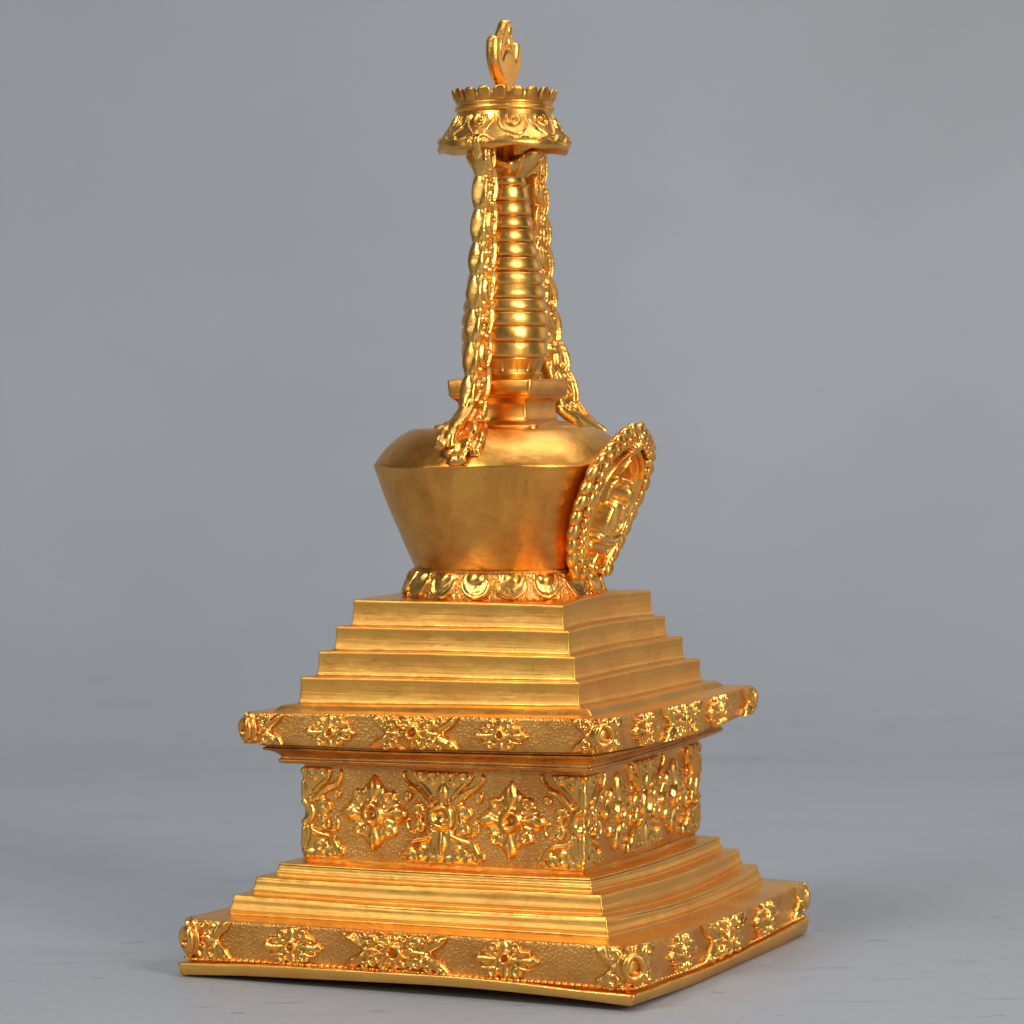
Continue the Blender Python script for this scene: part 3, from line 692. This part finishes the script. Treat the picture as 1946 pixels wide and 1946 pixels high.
zf_ = [25.3, 24.6, 23.7, 22.6, 21.7, 20.9, 20.0, 19.1, 18.3, 17.5, 16.95, 16.6, 16.3]
fin_ = list(zip([1.3, 1.3, 1.35, 1.4, 1.45, 1.5, 1.6, 1.75, 1.95, 2.2, 2.5, 3.0, 3.6], zf_[:-2] + [16.5, 16.2]))
fout = list(zip([2.05, 2.1, 2.17, 2.35, 2.48, 2.68, 2.95, 3.12, 3.28, 3.38, 3.55, 3.95, 4.2], zf_[:-2] + [16.75, 16.42]))
rb2 = ribbon('hanging_ribbon', fin_, fout, far_dir, 62, shift=.05)
# leafy tail ends resting on the shoulder of the bell
def tail(base_dir, nn, parent, seed, flip=1):
    b = Bag(); r_ = np.random.default_rng(seed); Zv = np.array([0, 0, 1.])
    Q = lambda r, n, z: base_dir * r + nn * n + Zv * z
    # broad leaf plate draped on the shoulder, with a curled tip
    def leaf(pts, wid, side, th_=.10):
        pts = np.array(pts, float); t = np.linspace(0, len(pts) - 1, 40); P = np.stack([catmull(pts[:, c], t) for c in range(3)], 1)
        w_ = np.interp(t, np.arange(len(wid)), wid) * (1 + .10 * np.sin(t * 5.5)); x = np.linspace(-1, 1, 17)
        d = np.gradient(P, axis=0); d /= np.linalg.norm(d, axis=1)[:, None]; sd_ = np.asarray(side, float); up_ = np.cross(d, sd_); up_ /= np.linalg.norm(up_, axis=1)[:, None]; up_ *= np.sign((up_ * (Zv * .7 + nn * .7)).sum(1).mean())
        rib = .05 * np.cos(x * 1.5 * PI + .4) ; T_ = th_ * np.sqrt(1 - np.clip(np.abs(x), 0, .999)**3)
        F = P[:, None] + w_[:, None, None] * x[None, :, None] * sd_ + ((T_ + rib * (1 - x * x))[None, :] + .03 * np.sin(t * 5.5 + 1)[:, None])[..., None] * up_[:, None]
        B_ = P[:, None] + w_[:, None, None] * x[None, :, None] * sd_ - T_[None, :, None] * up_[:, None]
        rows_ = np.concatenate([F, B_[:, ::-1]], 1); rows_ = np.concatenate([(P[0] + (rows_[0] - P[0]) * .05)[None], rows_, (P[-1] + (rows_[-1] - P[-1]) * .05)[None]])
        b.add(rows_, gridq(rows_.shape[0], rows_.shape[1], True))
    sd1 = nn * .8 + base_dir * .25 + Zv * .2; sd1 /= np.linalg.norm(sd1)
    leaf([Q(2.3, .05, 17.0), Q(2.9, .10, 16.62), Q(3.5, .20, 16.22), Q(3.92, .28, 15.78), Q(4.08, .32, 15.42)], [.38, .50, .56, .48, .26], sd1, .16)
    leaf([Q(2.9, -.15, 16.75), Q(3.5, -.2, 16.48), Q(3.95, -.22, 16.15), Q(4.22, -.22, 16.08)], [.26, .32, .26, .16], nn, .18)
    leaf([Q(2.6, .5, 16.62), Q(3.15, .62, 16.38), Q(3.6, .72, 16.0), Q(3.8, .78, 15.7)], [.20, .30, .28, .16], sd1, .13)
    b.blob(Q(3.35, .02, 16.3), [(base_dir * .8 - Zv * .5) * .62, nn * .36, (Zv * .8 + base_dir * .5) * .26])
    b.blob(Q(3.75, .12, 15.92), [(base_dir * .75 - Zv * .55) * .42, nn * .40, (Zv * .8 + base_dir * .5) * .22])
    for i in range(7):
        t = i / 6; b.blob(Q(2.6 + 1.3 * t, .25 + .3 * r_.uniform(), 16.98 - 1.2 * t**1.3), [base_dir * .17, nn * .14, Zv * .12])
    b.mk('ribbon_tail', M_orn, parent)
tail(A_, N_, rb, 5)
d_, n_ = far_dir(1.0); 
b = Bag(); Zv = np.array([0, 0, 1.]); Q = lambda r, n, z: d_ * r + n_ * n + Zv * z
b.tube([Q(2.6, 0, 16.95), Q(3.3, 0, 16.7), Q(3.9, 0, 16.42), Q(4.15, 0, 16.25)], [.2, .24, .2, .16]); b.tube([Q(2.2, .1, 17.1), Q(2.8, .2, 16.75), Q(3.2, .2, 16.5)], [.15, .17, .1])
b.mk('ribbon_tail', M_orn, rb2)
# joints of ribbons at the parasol rim
for par_, dr, nn in ((rb, A_, N_), (rb2, far_dir(0)[0], far_dir(0)[1])):
    b = Bag(); Q = lambda r, n, z: dr * r + nn * n + Zv * z
    b.tube([Q(2.02, 0, 25.62), Q(2.0, 0, 25.35), Q(1.85, 0, 24.95), Q(1.75, 0, 24.6)], [.1, .16, .15, .12])
    for a in (-.25, 0, .25): b.blob(Q(2.02, a, 25.42 - abs(a) * .3), [dr * .14, nn * .14, Zv * .12])
    b.mk('ribbon_knot', M_orn, par_)

# ------------------------------------------------------------------ shrine panel (leaf-shaped niche)
pz = np.array([11.75, 12.4, 13.2, 14.0, 14.8, 15.4, 16.0, 16.55]); pn_ = np.array([2.92, 2.96, 3.2, 3.5, 3.85, 4.08, 4.3, 4.42])
def on_panel(u, v, h):
    z = v + 14.1; n = np.interp(z, pz, pn_) - .02 * u * u
    slope = .32; return u[..., None] * A_ + (n + h)[..., None] * N_ + np.stack([0 * u, 0 * u, z - h * slope], -1)
zz_ = np.linspace(-2.1, 2.45, 19)
half = np.interp(zz_, [-2.1, -1.87, -1.15, -.3, .55, 1.3, 1.75, 2.1, 2.3, 2.45], [1.2, 1.4, 1.9, 2.22, 2.34, 2.18, 1.76, 1.2, .8, .35])
edgeL = [(-a, z) for a, z in zip(half, zz_)]; edgeR = [(a, z) for a, z in zip(half, zz_)]
r = Rel.__new__(Rel); r.r = np.random.default_rng(71)
nv_, ns_ = 190, 150; vv = np.linspace(-2.1, 2.46, nv_); vv = vv + 0
hw = np.interp(vv, zz_, half); hw = hw * np.sqrt(np.clip((2.5 - vv) / .25, 0.02, 1)) - .06
sn_ = np.sin(np.linspace(-1, 1, ns_) * PI / 2 * .92) / math.sin(PI / 2 * .92)
r.V, SS = np.meshgrid(vv, sn_, indexing='ij'); r.U = SS * hw[:, None]
r.H = np.full_like(r.U, .0)
def along(f):   # outline scaled inwards
    return lambda s_: [(s_ * max(a - f * (1.0 if a > .4 else .3), .02), z * (1 - f * .12) - f * .25) for a, z in zip(half, zz_)]
for s_ in (1, -1):
    r.stroke(along(.80)(s_), .07, .30); r.stroke(along(.95)(s_), .045, .22)
inner = np.interp(r.V * 1.0, np.array([y for x, y in along(1.0)(1)]), np.array([x for x, y in along(1.0)(1)]), left=-1, right=-1)
ms = (np.abs(r.U) < inner - .03) & (r.V > -1.5)
r.H = np.where(ms, -.06, r.H)
# seated figure in the niche
r.stroke([(-.9, -1.12), (-.4, -1.2), (0, -1.22), (.4, -1.2), (.9, -1.12)], [.16, .2, .22, .2, .16], .34)
r.stroke([(-.78, -.86), (-.3, -.98), (.2, -.92), (.6, -.78)], [.20, .19, .17, .12], .50); r.stroke([(.78, -.86), (.3, -.96), (-.1, -.9)], [.20, .18, .12], .48)
r.stroke([(0, -.75), (0, -.4), (0, -.02)], [.24, .29, .40], [.42, .52, .46])
r.stroke([(-.44, .02), (-.60, -.38), (-.40, -.68), (-.05, -.72)], [.15, .13, .11, .09], [.44, .48, .54, .56])
r.stroke([(.44, .02), (.62, -.38), (.60, -.74)], [.15, .13, .10], [.44, .48, .52])
r.dome(0, .50, .27, .62, 1.22); r.dome(0, .84, .13, .56); r.dome(0, .2, .13, .46)
r.ring(0, .46, .48, .06, .18)
r.stroke([(-.6, .95), (-.2, 1.25), (0, 1.5)], .07, .25); r.stroke([(.6, .95), (.2, 1.25), (0, 1.5)], .07, .25)
for s_ in (1, -1):
    r.curl(s_ * .95, -1.75, .2, 0, s_, .08, .3); r.stroke([(s_ * .3, -1.4), (s_ * .45, -1.8), (s_ * .3, -2.05)], [.1, .12, .08], .34); r.curl(s_ * .6, -1.55, .13, 1, -s_, .06, .3)
    r.dome(s_ * .25, 1.9, .16, .36); r.dome(s_ * .12, 2.2, .15, .36, 1.2)
r.petal(0, 1.55, PI / 2, .8, .2, .42)
r.dome(0, -1.85, .14, .3)
r.finish(blur=1, noise=.004); r.Hf[:3] = .05; r.Hf[-3:] = .05; r.Hf[:, :3] = .05; r.Hf[:, -3:] = .05
edge = np.sqrt(np.clip((1 - np.abs(SS)) / .05, 0, 1)); Hf = r.Hf * edge - .06 * (1 - edge)
front = on_panel(r.U, r.V, Hf); back = on_panel(r.U, r.V, -.06 - .12 * np.sqrt(np.clip((1 - np.abs(SS)) / .12, 0, 1)))
rows = np.concatenate([front, back[:, ::-1]], 1)
cA, cB = rows[0].mean(0), rows[-1].mean(0)
rows = np.concatenate([(cA + (rows[0] - cA) * .02)[None], rows, (cB + (rows[-1] - cB) * .02)[None]])
pan = mk('shrine_panel', rows, gridq(rows.shape[0], rows.shape[1], True), M_orn, stupa)
# leafy rim: overlapping oval lobes along the outline, two rows
b = Bag(); rr_ = np.random.default_rng(77)
def P1(u, v, h): return on_panel(np.array([u]), np.array([v]), np.array([h]))[0]
for row_, (ins, step_, la, ra, da, hh_) in enumerate(((.06, .47, .33, .19, .19, .08), (.40, .36, .22, .125, .14, .18), (.62, .30, .15, .09, .10, .16))):
    side_ = [(max(a - ins * (1 if z < 1.6 else .55), .0), z - ins * .55 * max(0, (z - 1.2)) / 1.25) for a, z in zip(half, zz_)]
    out_ = [(-a, z) for a, z in side_] + [(a, z) for a, z in side_[::-1]]
    out_ = np.array(out_); cum = np.concatenate([[0], np.cumsum(np.hypot(*np.diff(out_, axis=0).T))]); n_b = int(cum[-1] / step_)
    for k in range(n_b):
        c = (k + .5) / n_b * cum[-1]; u = np.interp(c, cum, out_[:, 0]); v = np.interp(c, cum, out_[:, 1]); up1 = (np.interp(c + .12, cum, out_[:, 0]) - np.interp(c - .12, cum, out_[:, 0]), np.interp(c + .12, cum, out_[:, 1]) - np.interp(c - .12, cum, out_[:, 1]))
        L_ = math.hypot(*up1) + 1e-6; tu, tv = up1[0] / L_, up1[1] / L_
        if u > 0: tu, tv = -tu, -tv
        tilt = (-.38 if u < 0 else .38) + rr_.normal() * .08; tu, tv = tu * math.cos(tilt) - tv * math.sin(tilt), tu * math.sin(tilt) + tv * math.cos(tilt)
        p0_ = P1(u, v, hh_); e1 = P1(u + tu * .1, v + tv * .1, hh_) - p0_; e1 /= np.linalg.norm(e1); e3 = P1(u, v, hh_ + .1) - p0_; e3 /= np.linalg.norm(e3); e2 = np.cross(e3, e1); q_ = 1 + rr_.normal() * .08
        b.blob(p0_, [e1 * la * q_, e2 * ra * q_, e3 * da])
b.mk('panel_rim', M_orn, pan)

# ------------------------------------------------------------------ the surface: painted grey board sweeping up into the backdrop
def setting():
    ys = [-1.6, -.9, -.4, 0, .3, .5]; prof = [(y, 0.0) for y in np.linspace(-1.6, .55, 20)]
    R = .5
    for a in np.linspace(0, PI / 2, 20)[1:]: prof.append((.55 + R * math.sin(a), R - R * math.cos(a)))
    for z in np.linspace(.5, 2.2, 8)[1:]: prof.append((.55 + R, z))
    xs = np.linspace(-2.2, 2.2, 24); V = [[(x, y, z - .0008) for x in xs] for y, z in prof]
    return V
V = np.array(setting()) / S
V[..., 2] += -.02
mat = bpy.data.materials.new('grey_board'); mat.use_nodes = True; nt = mat.node_tree; N = nt.nodes; L = nt.links
b_ = N['Principled BSDF']; tc = N.new('ShaderNodeTexCoord')
def nz(scale, vec, det=5, ro=.6, di=0.):
    n = N.new('ShaderNodeTexNoise'); n.inputs['Scale'].default_value = scale; n.inputs['Detail'].default_value = det; n.inputs['Roughness'].default_value = ro; n.inputs['Distortion'].default_value = di
    L.new(vec, n.inputs['Vector']); return n.outputs['Fac']
def mp(v, rot=0.):
    m_ = N.new('ShaderNodeMapping'); m_.inputs['Scale'].default_value = v; m_.inputs['Rotation'].default_value = (0, 0, rot); L.new(tc.outputs['Object'], m_.inputs['Vector']); return m_.outputs[0]
def mr(s, a, b2, c, d):
    n = N.new('ShaderNodeMapRange'); n.inputs[1].default_value = a; n.inputs[2].default_value = b2; n.inputs[3].default_value = c; n.inputs[4].default_value = d; L.new(s, n.inputs[0]); return n.outputs[0]
def mul(a, b2):
    n = N.new('ShaderNodeMath'); n.operation = 'MULTIPLY'; L.new(a, n.inputs[0]); L.new(b2, n.inputs[1]); return n.outputs[0]
big = mr(nz(3.0, mp((1, 1, 1)), 4), .3, .7, .94, 1.05)
smear = mr(nz(1, mp((5, 24, 5), .12), 5, .66, .8), .56, .73, 1.0, .86)
scr = mr(nz(1, mp((26, 230, 26), .15), 4, .55, 1.2), .655, .69, 1.0, .74)
spot = mr(nz(70, mp((1, 2.2, 1)), 4, .6), .66, .70, 1.0, .66)
sx = N.new('ShaderNodeSeparateXYZ'); L.new(tc.outputs['Object'], sx.inputs[0]); onb = mr(sx.outputs[2], .005, .03, 1, 0)
marks = mul(smear, mul(scr, spot)); mk_ = N.new('ShaderNodeMix'); mk_.data_type = 'FLOAT'; L.new(onb, mk_.inputs[0]); mk_.inputs[2].default_value = 1.0; L.new(marks, mk_.inputs[3])
m2 = mul(big, mk_.outputs[0])
cm = N.new('ShaderNodeMix'); cm.data_type = 'RGBA'; cm.blend_type = 'MULTIPLY'; cm.inputs[0].default_value = 1
cm.inputs[6].default_value = (.335, .347, .372, 1); L.new(m2, cm.inputs[7]); L.new(cm.outputs[2], b_.inputs['Base Color'])
b_.inputs['Roughness'].default_value = .5; b_.inputs['Specular IOR Level'].default_value = .35
bp = N.new('ShaderNodeBump'); bp.inputs['Distance'].default_value = .0004; L.new(nz(1, mp((120, 240, 120)), 5), bp.inputs['Height']); L.new(bp.outputs[0], b_.inputs['Normal'])
sh = mk('floor', V.reshape(-1, 3), gridq(V.shape[0], V.shape[1]), mat); sh['kind'] = 'structure'

# ------------------------------------------------------------------ light
w = bpy.data.worlds.new('World'); scene.world = w; w.use_nodes = True
w.node_tree.nodes['Background'].inputs[0].default_value = (.90, .94, 1.0, 1); w.node_tree.nodes['Background'].inputs[1].default_value = .09
def area(name, loc, target, size, power, col=(1, 1, 1), sy=None):
    l = bpy.data.lights.new(name, 'AREA'); l.energy = power; l.size = size; l.color = col
    if sy: l.shape = 'RECTANGLE'; l.size_y = sy
    o = bpy.data.objects.new(name, l); scene.collection.objects.link(o); o.location = loc
    o.rotation_euler = (Vector(target) - Vector(loc)).to_track_quat('-Z', 'Y').to_euler(); return o
area('softbox_key', (.95, -1.15, .75), (0, 0, .14), .42, 16, (1, .965, .90), .95)
area('softbox_fill', (-1.35, -.95, .58), (0, 0, .04), 1.1, 3.2, (.95, .98, 1), .42)
area('softbox_high', (-.75, -.75, 1.25), (0, 0, .14), .35, 9, (.97, 1, .98))
area('softbox_side', (1.25, .75, .45), (0, 0, .12), .6, 1.1, (1, .80, .60), .7)
area('softbox_top', (.35, .25, 1.6), (.2, .5, 0), 1.2, 12, (.95, .97, 1))

# ------------------------------------------------------------------ camera
f_, D, H, pit, rol, yaw = 6187.9, 102.33, 17.378, .0341, -.00703, .00287
cam = bpy.data.cameras.new('camera'); co = bpy.data.objects.new('camera', cam); scene.collection.objects.link(co)
cy, sy_, cp, sp, cr_, sr_ = math.cos(yaw), math.sin(yaw), math.cos(pit), math.sin(pit), math.cos(rol), math.sin(rol)
right = Vector((cy, -sy_, 0)); fwd = Vector((sy_ * cp, cy * cp, -sp)); up = Vector((sy_ * sp, cy * sp, cp))
R2 = right * cr_ + up * sr_; U2 = up * cr_ - right * sr_
Mx = Matrix((R2, U2, -fwd)).transposed().to_4x4(); Mx.translation = Vector((0, -D, H)) * S
co.matrix_world = Mx; cam.sensor_width = 36; cam.lens = f_ / 1946 * 36; cam.clip_start = .05; cam.clip_end = 20
cam.dof.use_dof = True; cam.dof.focus_distance = (D - 6) * S; cam.dof.aperture_fstop = 22
scene.camera = co
scene.render.engine = 'CYCLES'
scene.view_settings.view_transform = 'Standard'; scene.view_settings.look = 'None'; scene.view_settings.exposure = 0; scene.view_settings.gamma = 1
